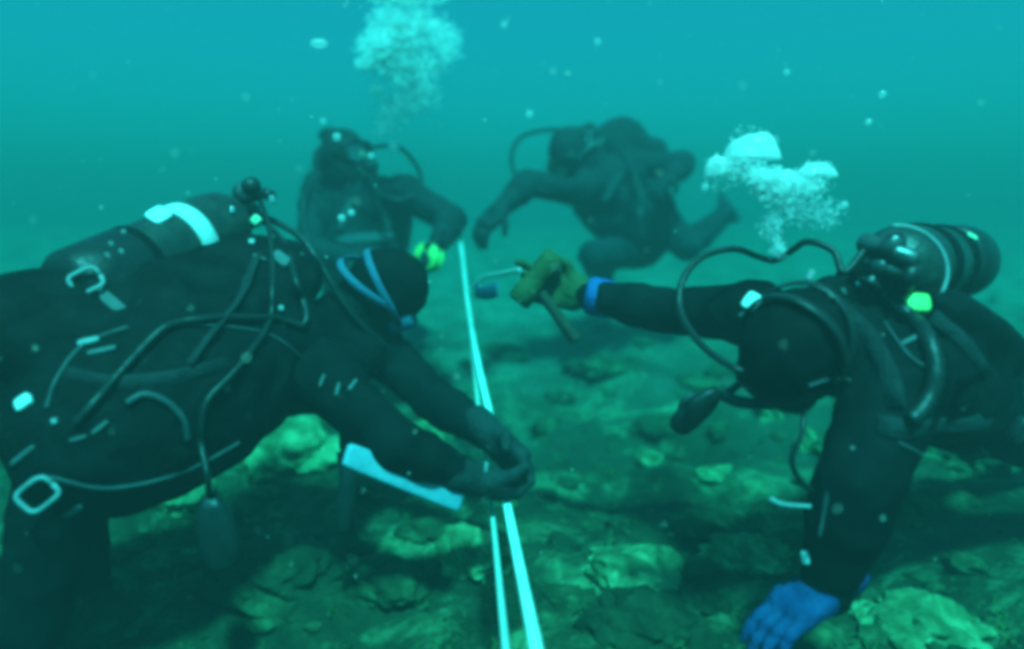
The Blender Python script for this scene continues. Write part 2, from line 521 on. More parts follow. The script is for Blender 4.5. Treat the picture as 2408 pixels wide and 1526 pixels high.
def rock(name, u, v, wpx, hpx, mat, seed, label, group=None, deep=0.8, d=None, sink=0.35):
    p = hit(u, v) if d is None else P(u, v, d)
    dist = np.dot(p - CAM, CF)
    w = wpx / FPX * dist / 2; h = hpx / FPX * dist / 2
    if d is None:
        p = np.array([p[0], p[1], float(ground(p[0], p[1]))])
    s, f = rock_shape(4, seed, 0.85)
    V = s * np.array([w, w * deep, max(h * 0.95, w * 0.28)])
    a = random.uniform(-0.4, 0.4)
    R = np.array([[math.cos(a), -math.sin(a), 0], [math.sin(a), math.cos(a), 0], [0, 0, 1]])
    V = V @ R.T + p + np.array([0, 0, max(h * 0.95, w * 0.28) * (1 - 2 * sink) * 0.6])
    return tag(obj(name, V, f, mat, None, True, p), label, 'rock', group)

G1 = 'pale stones on the seabed'
big = [
    (690, 1085, 280, 150, 'rock_pale', 3, 'large pale flat-topped boulder below the chest of the diver with blue mask strap', None),
    (400, 1195, 190, 150, 'rock_pale', 4, 'pale rounded boulder beside the kneeling leg of the diver with white tank band', None),
    (1010, 1052, 120, 60, 'rock_pale', 5, 'small pale stone seen between the two arms holding the tape', None),
    (860, 1165, 120, 50, 'rock_mid', 6, 'dull green stone below the blue forearm panel', None),
    (1832, 985, 120, 110, 'rock_pale', 7, 'pale grooved boulder behind the dangling gauge of the reaching diver', None),
    (1895, 1060, 60, 90, 'rock_pale', 8, 'narrow pale stone against the propping arm of the reaching diver', None),
    (1110, 1330, 190, 120, 'rock_pale', 9, 'pale green boulder directly under the measuring tape', None),
    (920, 1390, 230, 110, 'rock_mid', 10, 'mottled green boulder left of the tape, wide and low', None),
    (1480, 1340, 250, 90, 'rock_pale', 11, 'long pale ledge stone on open seabed right of the tape', None),
    (1740, 1320, 230, 90, 'rock_pale', 12, 'pale wedge-shaped stone touching the propping arm near its wrist', None),
    (2190, 1470, 330, 130, 'rock_pale', 13, 'broad pale boulder behind the blue glove cuff on the seabed', None),
    (2300, 1110, 150, 80, 'rock_mid', 14, 'mottled stone below the hip of the reaching diver', None),
    (2190, 1215, 170, 90, 'rock_mid', 15, 'blocky grey-green stone in shadow beside the propping arm', None),
    (1430, 880, 190, 46, 'rock_mid', 16, 'low hazy stone on the slope between the tape and the reaching diver', None),
    (1180, 830, 140, 40, 'rock_mid', 17, 'small hazy stone on the slope beside the tape', None),
    (150, 1470, 320, 150, 'rock_dark', 18, 'dark boulder under the kneeling knee of the diver with white tank band', None),
    (1500, 1460, 300, 130, 'rock_dark', 19, 'dark mottled boulder right of the tape in front of the long pale ledge', None),
    (620, 1380, 300, 140, 'rock_dark', 20, 'dark algae-covered boulder in front of the hanging gauge', None),
]
for u, v, w, h, m, sdd, lab, g in big:
    rock('boulder', u, v, w, h, M[m], sdd, lab, g)
for k, (u, v, w, h, m, lab) in enumerate([
    (1530, 1080, 66, 46, 'rock_pale', 'small bright pale stone alone on open seabed, squarish'),
    (1690, 1112, 90, 40, 'rock_pale', 'small bright pale stone on open seabed, long and low, below the hanging gauge'),
    (1640, 1180, 70, 30, 'rock_mid', 'small dull stone just below the two bright pale stones on open seabed'),
    (1330, 1130, 60, 30, 'rock_mid', 'small dull stone beside the gloved hands gripping the tape'),
    (1390, 1250, 80, 36, 'rock_mid', 'dull low stone between the gloved hands and the long pale ledge stone'),
    (1560, 1010, 70, 26, 'rock_mid', 'small dull stone upslope of the squarish bright pale stone'),
    (1620, 900, 80, 24, 'rock_mid', 'small hazy stone upslope beside the hanging gauge of the reaching diver'),
    (1330, 1420, 110, 60, 'rock_mid', 'mottled stone close beside the broad tape in front of the long pale ledge'),
    (1650, 1440, 120, 60, 'rock_dark', 'dark stone beside the blue glove on the seabed'),
    (1640, 1270, 100, 40, 'rock_mid', 'mottled low stone just upslope of the pale wedge-shaped stone'),
    (1320, 1290, 90, 40, 'rock_dark', 'dark stone between the broad tape and the long pale ledge stone'),
    (1000, 1270, 120, 50, 'rock_mid', 'mottled stone just below the gloved hands beside the thin tape strand'),
    (830, 1300, 120, 50, 'rock_dark', 'dark stone under the tip of the hanging knife sheath')]):
    rock('stone', u, v, w, h, M[m], 40 + k, lab, 'stones on the open seabed')

# rubble and turf: too many and too small to count
mb = MB()
for k in range(3400):
    if k < 2800:
        y = 0.9 + rng.random() ** 1.6 * 6; x = rng.uniform(-1, 1) * (0.6 + 0.75 * y)
    else:
        y = rng.uniform(-2, 14); x = rng.uniform(-9, 9)
    s = 0.008 + 0.075 * rng.random() ** 5
    if y > 3.6 and rng.random() < .75: continue
    if fbm(np.array([x * 1.5]), np.array([y * 1.5]), 2, 77)[0] < -0.02: s *= 0.5
    v, f = ICO[2 if s > .03 else 1]
    w = v * (1 + 0.7 * (vnoise(v[:, 0] * 2 + k, v[:, 1] * 2 + v[:, 2] * 1.7, k)[:, None] - .5) + .18 * (rng.random((len(v), 1)) - .5))
    w = w * s * np.array([1, rng.uniform(.5, 1.3), rng.uniform(.3, .7)])
    a = rng.uniform(0, 6.28); c, sn = math.cos(a), math.sin(a)
    w = w @ np.array([[c, sn, 0], [-sn, c, 0], [0, 0, 1]])
    mb.add(w + np.array([x, y, float(ground(x, y)) + s * rng.uniform(-.25, .15)]), f)
tag(mb.build('rubble', M['rock_mid'], smooth=True), 'loose mottled rubble covering the seabed', 'rubble', kind='stuff')
V = []; F = []
for k in range(1900):
    y = 0.9 + rng.random() ** 1.7 * 4.5; x = rng.uniform(-1, 1) * (0.6 + 0.75 * y)
    if fbm(np.array([x * 2.2]), np.array([y * 2.2]), 2, 91)[0] < -0.03: continue
    z = float(ground(x, y))
    for b in range(7):
        a = rng.uniform(0, 6.28); L = rng.uniform(.008, .026); wd = rng.uniform(.002, .006)
        bx, by = x + rng.normal() * .02, y + rng.normal() * .02
        dx, dy = math.cos(a), math.sin(a)
        n0 = len(V)
        V += [(bx - dy * wd, by + dx * wd, z - .005), (bx + dy * wd, by - dx * wd, z - .005), (bx + dx * L * .5 - dy * wd * .8, by + dy * L * .5 + dx * wd * .8, z + L * .4),
              (bx + dx * L * .5 + dy * wd * .8, by + dy * L * .5 - dx * wd * .8, z + L * .4), (bx + dx * L * .9, by + dy * L * .9, z + L * .5)]
        F += [[n0, n0 + 1, n0 + 3, n0 + 2], [n0 + 2, n0 + 3, n0 + 4]]
tag(obj('algae_turf', V, F, M['algae'], None, False), 'short brown-green algae turf on the seabed rubble', 'algae', kind='stuff')

# ------------------------------------------------------------------ divers
def glove(parent, wrist, fwd, palm, thumb_side, curl, mat, scale=1.0, spread=0.0, cuff=None, name='glove'):
    """a gloved hand: palm + four fingers + thumb; thumb_side: unit vector (roughly) towards the thumb"""
    f = nz(fwd); n = orth(palm, f); t = orth(orth(thumb_side, f), n)
    s = SDF(); S = scale
    w = np.asarray(wrist, float)
    s.cone(w - f * .055 * S, w + f * .02 * S, .037 * S, .032 * S, .02)
    s.box(w + f * .055 * S, [f, t, n], np.array([.035, .030, .006]) * S, .013 * S, .02)
    for i, (o, L) in enumerate(((.031, .080), (.0105, .088), (-.0105, .082), (-.031, .066))):
        p = w + (f * .092 + t * o) * S
        if isinstance(curl[0], (list, tuple)): cs = curl[i]
        else: cs = curl
        d = nz(f + t * o * spread * 12)
        ang = 0
        segs = (.45, .32, .25)
        q = p - d * .02 * S
        r0 = .0112
        s.cone(q, p, r0 * S, r0 * S, .008)
        for j in range(3):
            ang += cs[j]
            dd = d * math.cos(ang) + n * math.sin(ang)
            q = p + dd * L * segs[j] * S
            s.cone(p, q, (r0 - .0008 * j) * S, (r0 - .0008 * (j + 1)) * S, .005)
            p = q
    p = w + (f * .03 + t * .03 + n * .004) * S
    d1 = nz(f * .55 + t * .75 + n * .35); d2 = nz(f * .75 + t * .2 + n * .7)
    s.cone(w + f * .01 * S + t * .015 * S, p, .016 * S, .016 * S, .012)
    q = p + d1 * .036 * S; s.cone(p, q, .0145 * S, .0125 * S, .008)
    p2 = q + d2 * .034 * S; s.cone(q, p2, .0125 * S, .0105 * S, .006)
    V, Fq = s.mesh(0.0045 * S)
    g = obj(name, V, Fq, mat, parent)
    # cuff ring
    if cuff is not None:
        prof = [(.036, -.075), (.041, -.07), (.0425, -.04), (.043, -.02), (.0405, -.012), (.036, -.008)]
        v, fc = lathe([(r * S * cuff[1], h * S * cuff[2]) for r, h in prof], w, f, 20)
        obj('cuff', v, fc, cuff[0], g)
    return g

def torus_path(c, a, b, n=24, arc=(0, 2 * math.pi)):
    return [c + a * math.cos(t) + b * math.sin(t) for t in np.linspace(arc[0], arc[1], n)]

def d_ring(parent, c, a, b, mat, r=.004, name='d_ring'):
    pts = [c - a, c - a + b * .7, c - a * .6 + b, c + a * .6 + b, c + a + b * .7, c + a, c - a]
    v, f = sweep(pts, r, 8)
    return obj(name, v, f, mat, parent)

def hose(parent, pts, r=.0065, mat=None, name='hose'):
    v, f = sweep(spline(pts, 8), r, 10)
    return obj(name, v, f, mat or M['rubber'], parent)

def make_tank(parent, top, bottom, rad, up, band=None, paint='tank_paint'):
    ax = nz(bottom - top); L = np.linalg.norm(bottom - top)
    prof = [(.02, -.01), (.028, 0), (.05, .012), (rad * .82, .035), (rad * .95, .06), (rad, .09), (rad, L - .03), (rad * .96, L - .012), (rad * .7, L)]
    v, f = lathe(prof, top, ax, 36)
    t = obj('tank', v, f, M[paint], parent)
    v, f = lathe([(rad * .99, L - .16), (rad + .006, L - .155), (rad + .008, L - .02), (rad * .9, L + .008), (rad * .5, L + .012)], top, ax, 36)
    obj('tank_boot', v, f, M['rubber'], t)
    for k, h in enumerate((.2, .36)):
        hw = .024
        v, f = lathe([(rad + .0005, h - hw), (rad + .005, h - hw), (rad + .006, h), (rad + .005, h + hw), (rad + .0005, h + hw)], top, ax, 36)
        obj('tank_band', v, f, M['white_web' if (band and k == 0) else 'nylon'], t)
    # valve: post, outlet, knob
    side = nz(np.cross(ax, up))
    m = MB()
    m.add(*lathe([(.018, .005), (.018, -.05), (.012, -.058)], top, ax, 16))
    m.add(*lathe([(.014, -.035), (.014, .045)], top - ax * .035, side, 16))
    va = m.build('valve', M['dark_metal'], t)
    kv, kf = lathe([(.012, 0), (.026, .003), (.028, .012), (.026, .026), (.012, .03)], top - ax * .035 + side * .046, side, 12)
    obj('valve_knob', kv, kf, M['rubber'], va)
    return t, ax, side

def make_mask(parent, hc, hf, hcr, hr, strap_mat, frame_mat, s=1.0, tilts=(0.2, -0.16)):
    """two-lens dive mask on the face; hf face dir, hcr crown dir, hr right"""
    c = hc + hf * .105 * s + hcr * .018 * s
    pts = []
    for t in np.linspace(0, 2 * math.pi, 33):
        x = math.copysign(abs(math.cos(t)) ** .55, math.cos(t)) * .082
        y = math.copysign(abs(math.sin(t)) ** .6, math.sin(t)) * .045
        if y < 0: y *= 1.0 + .25 * (1 - abs(x) / .082)
        pts.append((x, y))
    ring = lambda k, dep: [c + hr * x * k * s + hcr * y * k * s + hf * (dep - abs(x) ** 2 * 3.0) * s for x, y in pts]
    m = MB()
    R = [ring(.86, -.035), ring(1.04, -.03), ring(1.0, .0), ring(1.0, .012), ring(.9, .016), ring(.86, .008)]
    n = len(pts); V = np.concatenate(R); F = []
    for i in range(len(R) - 1):
        for k in range(n - 1):
            F.append([i * n + k, i * n + k + 1, (i + 1) * n + k + 1, (i + 1) * n + k])
    mk = obj('mask', V, F, frame_mat, parent)
    lensr = ring(.88, .009)
    V = np.array([c + hf * .009 * s] + lensr); F = [[0, k + 1, k + 2] for k in range(n - 1)]
    obj('lens', V, F, M['lens'], mk, False)
    # split strap round the back of the hood
    for tilt in tilts:
        path = []
        for t in np.linspace(-0.30 * math.pi, 1.30 * math.pi, 28):
            back = -math.sin(t)           # -1 behind
            a = hr * math.cos(t) * .104 * s + hf * math.sin(-t) * -0 
            p = hc + hr * math.cos(t) * .1045 * s - hf * math.sin(t) * .1215 * s + hcr * (.015 + tilt * .22 * max(math.sin(t), 0) ** 1.0) * s
            path.append(p)
        v, f = sweep(path, .01, 8, ref=hcr, flat=(.020 * s, .005))
        obj('mask_strap', v, f, strap_mat, mk)
    return mk

def make_regulator(parent, c, hf, hcr, hr, mat, name='regulator', s=1.0):
    m = MB()
    m.add(*lathe([(.012, -.02), (.02, -.015), (.034, -.008), (.037, .006), (.035, .02), (.026, .03), (.01, .033)], c, hf, 24))
    m.add(*loft([(c - hf * .04, hr * .014, hcr * .01), (c - hf * .01, hr * .02, hcr * .016)], 12))
    m.add(*loft([(c - hcr * .02 - hf * .004, hr * .03, hf * .014), (c - hcr * .038 - hf * .004, hr * .05, hf * .014), (c - hcr * .05 - hf * .01, hr * .056, hf * .010)], 16))
    r = m.build(name, mat, parent)
    v, f = lathe([(.004, .0325), (.022, .031), (.023, .034), (.004, .037)], c, hf, 20)
    obj('purge_cover', v, f, M['piping'], r)
    return r

def make_fin(parent, ankle, knee, foot, mat, s=1.0):
    """foot pocket + ribbed blade along direction foot"""
    d = nz(foot); side = orth(np.cross(d, nz(np.asarray(knee) - ankle)), d) if np.linalg.norm(np.cross(d, nz(np.asarray(knee) - ankle))) > .1 else orth([1, 0, 0], d)
    n = np.cross(d, side)
    a = np.asarray(ankle, float)
    secs = []
    for t, w, th in ((-.05, .035, .035), (-.02, .048, .05), (.06, .052, .05), (.14, .055, .04), (.2, .06, .028), (.24, .07, .012), (.3, .08, .007), (.45, .098, .005), (.58, .108, .004), (.62, .098, .003)):
        secs.append((a + d * t * s, side * w * s, n * th * s))
    v, f = loft(secs, 18, .6)
    fin = obj('fin', v, f, mat, parent)
    for k in (-1, 1):
        v, f = sweep([a + d * .12 * s + side * k * .056 * s, a + d * .3 * s + side * k * .082 * s, a + d * .59 * s + side * k * .107 * s], [.013 * s, .012 * s, .006 * s], 8)
        obj('fin_rail', v, f, M['rubber'], fin)
    v, f = sweep(torus_path(a - d * .03 * s + n * 0, side * .05 * s, n * .055 * s, 18), .01, 8, ref=d, flat=(.022, .006))
    obj('fin_strap', v, f, M['rubber'], fin)
    return fin

def diver(J, label, mats, group, fit=1.0):
    """J: joints in world space. returns root, frame dict"""
    suit, vest = M[mats['suit']], M[mats['vest']]
    pel, neck, head = J['pelvis'], J['neck'], J['head']
    base = np.array([pel[0], pel[1], float(ground(pel[0], pel[1]))])
    root = empty('diver', base)
    tag(root, label, 'person', group)
    k = fit
    s = nz(neck - pel); r = orth(J['shR'] - J['shL'], s); f = np.cross(s, r)
    hcr = nz(J['crown']); hf = orth(J['face'], hcr); hr = np.cross(hf, hcr)
    B = SDF()
    # torso
    Lt = np.linalg.norm(neck - pel)
    for t, w, th, q in ((0.02, .118, .082, .045), (.25, .095, .075, .045), (.5, .112, .08, .04), (.75, .128, .085, .04)):
        c = pel + s * Lt * t
        B.ell(c, [r, f, s], np.array([w + q, th + q, .13]) * k, .06)
    B.cone(J['shR'], J['shL'], .072 * k, .072 * k, .06)
    B.cone(neck - s * .03, head - hcr * .05, .068 * k, .064 * k, .04)
    # arms
    for sd_ in 'RL':
        ka = k * J.get('arm' + sd_, 1.0)
        B.cone(J['sh' + sd_], J['el' + sd_], .072 * ka, .057 * ka, .04)
        m_ = J['el' + sd_] + (J['wr' + sd_] - J['el' + sd_]) * .3
        B.cone(J['el' + sd_], m_, .056 * ka, .056 * ka, .02)
        B.cone(m_, J['wr' + sd_], .056 * ka, .038 * ka, .02)
    # legs
    for sd_, sg in (('R', 1), ('L', -1)):
        hip = pel + r * sg * .095 * k - s * .02
        B.cone(hip, J['kn' + sd_], .098 * k, .066 * k, .05)
        m_ = J['kn' + sd_] + (J['an' + sd_] - J['kn' + sd_]) * .32
        B.cone(J['kn' + sd_], m_, .064 * k, .064 * k, .02)
        B.cone(m_, J['an' + sd_], .064 * k, .044 * k, .02)
        fo = J['ft' + sd_]
        B.cone(J['an' + sd_], J['an' + sd_] + nz(fo) * .14, .044 * k, .036 * k, .02)
    # hooded head
    B.ell(head + hcr * .015 - hf * .012, [hr, hf, hcr], np.array([.092, .112, .118]) * k, .03)
    B.ell(head - hcr * .055 + hf * .03, [hr, hf, hcr], np.array([.072, .075, .075]) * k, .03)
    B.cut(head + hf * .125 * k - hcr * .01, [hr, hf, hcr], np.array([.058, .045, .072]) * k)
    V, Fq = B.mesh(0.0105, 0.0026, 52)
    body = obj('wetsuit_body', V, Fq, suit, root)
    # face
    E = SDF()
    E.ell(head + hf * .045 - hcr * .005, [hr, hf, hcr], np.array([.064, .055, .085]) * k, .02)
    E.cone(head + hf * .098 + hcr * .03, head + hf * .118 - hcr * .008, .009, .016, .015)
    E.ell(head + hf * .088 - hcr * .066, [hr, hf, hcr], (.026, .02, .02), .02)
    for sg in (-1, 1):
        E.ell(head + hf * .094 + hcr * .032 + hr * sg * .032, [hr, hf, hcr], (.02, .008, .008), .012)
        E.ell(head + hf * .08 - hcr * .01 + hr * sg * .038, [hr, hf, hcr], (.02, .02, .02), .02)
    E.ell(head + hf * .103 - hcr * .042, [hr, hf, hcr], (.024, .008, .007), .008)
    V, Fq = E.mesh(0.006)
    obj('face', V, Fq, M['skin'], root)
    mk = make_mask(root, head - hf * .008, hf, hcr, hr, M[mats['strap']], M[mats['frame']], k, mats.get('tilts', (.2, -.16)))
    mouth = head + hf * .135 * k - hcr * .055 * k
    reg = make_regulator(root, mouth, hf, hcr, hr, M['rubber'])
    # buoyancy vest: shell over the chest, back and shoulders
    S = SDF()
    for t, w, th, q in ((.28, .10, .09, .062), (.5, .12, .095, .06), (.72, .135, .10, .055)):
        S.ell(pel + s * Lt * t - f * .01, [r, f, s], np.array([w + q, th + q, .12]) * k, .05)
    for sg in (-1, 1):
        S.ell(pel + s * Lt * .42 + r * sg * .125 * k + f * .02, [r, f, s], np.array([.07, .10, .15]) * k, .04)     # side bladder / pocket
        S.ell(pel + s * Lt * .55 + r * sg * .1 * k - f * .12, [r, f, s], np.array([.085, .05, .22]) * k, .05)     # back wing
        sh = J['shR'] if sg > 0 else J['shL']
        i = neck + (sh - neck) * .55
        S.cone(i + f * .09 * k - s * .06, i - s * .0 + f * .03 - s * .0 + nz(i - pel) * .035, .036, .036, .03)
        S.cone(i + nz(i - pel) * .035 + f * .03, i - f * .09 * k - s * .05, .036, .036, .03)
        S.cone(i + f * .09 * k - s * .06, pel + s * Lt * .5 + r * sg * .1 + f * .11, .034, .034, .03)
    for (c_, r_) in J.get('bulge', ()):
        S.ell(c_, [r, f, s], np.asarray(r_), .06)
    V, Fq = S.mesh(0.0105, 0.0042, 33)
    vs = obj('buoyancy_vest', V, Fq, vest, root)
    # cummerbund and weight belt
    ring = torus_path(pel + s * Lt * .16, r * .172 * k, f * .142 * k, 30)
    v, q = sweep(ring, .01, 8, ref=s, flat=(.05, .012)); obj('weight_belt', v, q, M['nylon'], root)
    for a in (-2.2, -1.2, -.3, .5, 1.4, 2.3, 3.0):
        c = pel + s * Lt * .16 + r * .184 * k * math.cos(a) + f * .154 * k * math.sin(a)
        o = nz(r * math.cos(a) + f * math.sin(a))
        v, q = rbox(c, [np.cross(s, o), s, o], (.03, .026, .013)); obj('belt_weight', v, q, M['rubber'], root)
    # tank on the back
    tk, tax, tside = make_tank(root, J['tank_top'], J['tank_bottom'], .088, -f, mats.get('band'))
    # first stage
    fs = J['tank_top'] - tax * .045
    m = MB()
    m.add(*lathe([(.012, 0), (.026, .004), (.026, .04), (.018, .052), (.012, .056)], fs - f * .02, -f, 18))
    m.add(*lathe([(.014, -.06), (.020, -.055), (.020, .055), (.014, .06)], fs - f * .035, tside, 16))
    m.add(*sweep([fs + f * .03 - tax * .012, fs + f * .03 + tax * .02, fs - f * .02 + tax * .02], .008, 8))
    fsn = m.build('first_stage', M['dark_metal'], root)
    kv, kf = lathe([(.008, 0), (.022, .003), (.022, .014), (.008, .018)], fs + f * .03, f, 10)
    obj('yoke_knob', kv, kf, M['rubber'], fsn)
    for sd_ in 'RL':
        make_fin(root, J['an' + sd_], J['kn' + sd_], J['ft' + sd_], M[mats['fin']], 1.0)
    return dict(root=root, s=s, r=r, f=f, hf=hf, hcr=hcr, hr=hr, vest=vs, tank=tk, mouth=mouth, fs=fs - f * .035, tside=tside, Lt=Lt, mask=mk, body=body)

def gauge_console(parent, p, down, name='gauge_console', s=1.0):
    d = nz(down); a = orth([1, .2, 0], d) * s; b = np.cross(d, a); d = d * s
    v, f = loft([(p, a * .012, b * .012), (p + d * .03, a * .03, b * .018), (p + d * .06, a * .038, b * .02), (p + d * .11, a * .04, b * .02), (p + d * .145, a * .034, b * .018), (p + d * .16, a * .02, b * .012)], 18, .7)
    g = obj(name, v, f, M['rubber'], parent)
    for sg in (-1,):
        v, f = lathe([(.003, .019), (.028, .0195), (.03, .022), (.003, .023)], p + d * .085, b * sg, 20)
        obj('gauge_face', v, f, M['piping'], g)
    return g

# ---- diver A: kneels and leans over the tape, blue mask strap
A = dict(
    bulge=[(P(400, 920, 1.56), (.17, .21, .27)), (P(250, 1015, 1.48), (.15, .17, .18)), (P(520, 680, 1.80), (.16, .12, .22)), (P(310, 730, 1.64), (.16, .12, .2)), (P(650, 655, 1.9), (.14, .08, .10)), (P(70, 790, 1.48), (.15, .13, .16))],
    neck=P(770, 760, 1.95), head=P(902, 688, 2.03), shR=P(765, 890, 1.74), shL=P(880, 805, 2.12), pelvis=P(180, 990, 1.52),
    elR=P(925, 1045, 1.62), wrR=P(1115, 1128, 1.73), elL=P(1020, 940, 2.0), wrL=P(1160, 1030, 1.87),
    knR=P(70, 1470, 1.45), anR=P(-330, 1380, 1.35), knL=P(190, 1400, 1.8), anL=P(-200, 1340, 1.75),
    ftR=np.array([-1, -.3, .05]), ftL=np.array([-1, -.1, .05]),
    crown=np.array([.93, .1, .3]), face=np.array([.15, .45, -.85]),
    tank_top=P(560, 508, 1.92), tank_bottom=P(165, 700, 1.5))
a = diver(A, 'diver in black wetsuit kneeling over the tape, blue mask strap and white tank band',
          dict(suit='neoprene', vest='nylon', strap='blue_strap', frame='blue_strap', tilts=(-.08, -.42), band=True, fin='rubber'), None)
R = a['root']
tip = P(1192, 1150, 1.80)
glove(R, A['wrR'], P(1225, 1165, 1.81) - A['wrR'], np.array([.3, .55, .5]), np.array([.1, .0, 1.0]), (.75, 1.0, .7), M['glove'], 1.2)
glove(R, A['wrL'], P(1240, 1110, 1.80) - A['wrL'], np.array([-.3, -.75, -.4]), np.array([.3, .0, 1.0]), (.7, .95, .7), M['glove'], 1.2)
# blue forearm panel under the near forearm
e0, e1 = A['elR'], A['wrR']
ax = nz(e1 - e0); dn = orth([0.1, -.35, -1], ax); sdv = np.cross(ax, dn)
v, f = rbox(e0 + (e1 - e0) * .24 + dn * .060, [sdv, dn, ax], (.010, .027, .155))
fp = obj('forearm_slate', v, f, M['blue_panel'], R)
# dangling strap (dark, by the slate)
v, f = sweep(spline([P(812, 1060, 1.7), P(818, 1120, 1.69), P(812, 1180, 1.69), P(816, 1255, 1.69)], 5), .01, 8, ref=np.array([1, 0, 0]), flat=(.042, .012))
sh = obj('knife_sheath', v, f, M['rubber'], R)
v, f = lathe([(.01, 0), (.014, .01), (.013, .05), (.016, .06), (.008, .066)], P(812, 1062, 1.7), np.array([0, 0, 1]), 12); obj('knife_handle', v, f, M['rubber'], sh)
# buckles, rings, pale details on the vest
from mathutils.bvhtree import BVHTree
_bvh = {}
def surf(parent, u, v):
    """point and normal of the diver's gear where the fitting is sewn on"""
    if parent.name not in _bvh:
        V_ = []; F_ = []
        for o in parent.children:
            if o.name.split('.')[0] in ('wetsuit_body', 'buoyancy_vest', 'tank'):
                org = worigin(o); n0 = len(V_)
                V_ += [tuple(np.array(q.co) + org) for q in o.data.vertices]
                F_ += [[n0 + i_ for i_ in q.vertices] for q in o.data.polygons]
        _bvh[parent.name] = BVHTree.FromPolygons(V_, F_)
    h_ = _bvh[parent.name].ray_cast(Vector(CAM), Vector(nz(P(u, v, 1.0) - CAM)))
    if h_[0] is None: return None
    n_ = np.array(h_[1])
    if np.dot(n_, CF) > 0: n_ = -n_
    return np.array(h_[0]), n_

def slab(parent, u, v, d, L, W, T, ang, mat, name='buckle', tilt=0.0):
    """small plate facing the camera side, long axis at image angle ang (deg)"""
    an = math.radians(ang)
    x = CR * math.cos(an) + CU * math.sin(an); n = -CF + CR * tilt
    c = P(u, v, d)
    h_ = surf(parent, u, v)
    if h_ is not None:
        n = nz(h_[1] - CF * .5); c = h_[0] + n * T * .35
    x = orth(x, n); y = np.cross(nz(n), x)
    vv_, ff_ = rbox(c, [x, y, n], (L / 2, W / 2, T / 2))
    return obj(name, vv_, ff_, M[mat], parent)
def ring4(parent, u, v, d, L, W, ang, mat, r=.0045):
    an = math.radians(ang)
    x = CR * math.cos(an) + CU * math.sin(an); y = -CR * math.sin(an) + CU * math.cos(an)
    c = P(u, v, d)
    h_ = surf(parent, u, v)
    if h_ is not None:
        n = nz(h_[1] - CF * .5); c = h_[0] + n * .02; x = orth(x, n); y = np.cross(n, x)
    pts = []
    for t in np.linspace(0, 2 * math.pi, 25):
        pts.append(c + x * math.copysign(abs(math.cos(t)) ** .45, math.cos(t)) * L / 2 + y * math.copysign(abs(math.sin(t)) ** .45, math.sin(t)) * W / 2 + CF * .01 * math.cos(t))
    v_, f_ = sweep(pts, r, 8); return obj('d_ring', v_, f_, M[mat], parent)
# hoses
hose(R, [a['fs'] + a['tside'] * .05, P(690, 545, 1.93), P(745, 610, 1.9), P(800, 700, 1.9), P(855, 770, 1.93), P(905, 815, 2.0), a['mouth']], .009)
def lay(pts, off=.006):
    """lay a cord over the gear: each point rests on the surface under it"""
    out = []
    for (u, v) in spline2(pts, 5):
        h_ = surf(R, u, v)
        if h_ is not None: out.append(h_[0] + nz(h_[1] - CF * .3) * off)
    return out[::2]
def spline2(pts, n):
    return [(q[0], q[1]) for q in spline([np.array([p[0], p[1], 0.0]) for p in pts], n)]
hose(R, [a['fs'] - a['tside'] * .05, P(632, 535, 1.82)] + lay([(640, 640), (625, 760), (560, 860), (480, 950), (470, 1040)], .01) + [P(488, 1120, 1.42), P(492, 1170, 1.46)], .0065)
gauge_console(R, P(492, 1165, 1.46), np.array([.12, .02, -1]))
hose(R, [a['fs'] + a['tside'] * .04 - a['f'] * .01, P(660, 560, 1.84)] + lay([(690, 660), (715, 760), (640, 752), (500, 752), (390, 775), (320, 840), (240, 930), (170, 1010)], .01), .0075)
hose(R, lay([(120, 1120), (230, 1145), (340, 1135), (460, 1095), (560, 1040)], .003), .0035, M['piping'], 'piping')
hose(R, lay([(300, 948), (340, 928), (390, 945), (430, 985), (440, 1030)], .006), .0065, M['piping'], 'inflator_hose')
hose(R, lay([(330, 840), (360, 790), (420, 765), (540, 770), (640, 790), (720, 850)], .002), .0035, M['piping'], 'piping')
hose(R, lay([(110, 960), (135, 890), (200, 810), (330, 760)], .002), .0035, M['piping'], 'piping')
v, f = sweep(lay([(600, 600), (560, 700), (480, 800), (430, 870)], .003), .01, 8, ref=CR + CU * .6, flat=(.035, .005)); obj('shoulder_strap', v, f, M['nylon_grey'], R)
v, f = sweep(lay([(150, 880), (260, 900), (400, 890), (560, 850)], .003), .01, 8, ref=CU, flat=(.03, .005)); obj('waist_strap', v, f, M['nylon_grey'], R)
ring4(R, 215, 658, 1.36, .052, .042, 28, 'steel_pale')
slab(R, 268, 715, 1.37, .09, .022, .006, -40, 'grey_web', 'webbing')
slab(R, 210, 803, 1.33, .04, .011, .008, 15, 'steel_pale')
slab(R, 240, 825, 1.33, .05, .009, .006, 22, 'grey_web')
slab(R, 60, 947, 1.28, .03, .024, .012, 35, 'white_web')
ring4(R, 105, 1150, 1.26, .062, .048, 40, 'steel_pale')
slab(R, 165, 1205, 1.27, .075, .011, .006, 40, 'grey_web', 'webbing')
slab(R, 55, 1070, 1.26, .06, .008, .006, 35, 'grey_web', 'webbing')
slab(R, 235, 1005, 1.33, .035, .007, .006, 40, 'grey_web'); slab(R, 185, 1030, 1.33, .03, .006, .006, 15, 'grey_web')
slab(R, 130, 990, 1.32, .01, .01, .008, 0, 'steel_pale')
slab(R, 375, 510, 1.74, .045, .05, .012, 60, 'white_web', 'band_buckle')
slab(R, 660, 725, 1.62, .012, .012, .01, 0, 'steel_pale', 'rivet')
slab(R, 660, 610, 1.80, .045, .03, .01, -35, 'grey_web', 'strap_plate')
slab(R, 603, 518, 1.82, .022, .022, .02, 45, 'lime_pale', 'port_plug')
slab(R, 640, 470, 1.84, .014, .02, .012, 20, 'chrome', 'port_plug'); slab(R, 545, 495, 1.84, .01, .018, .01, 5, 'chrome', 'port_plug')
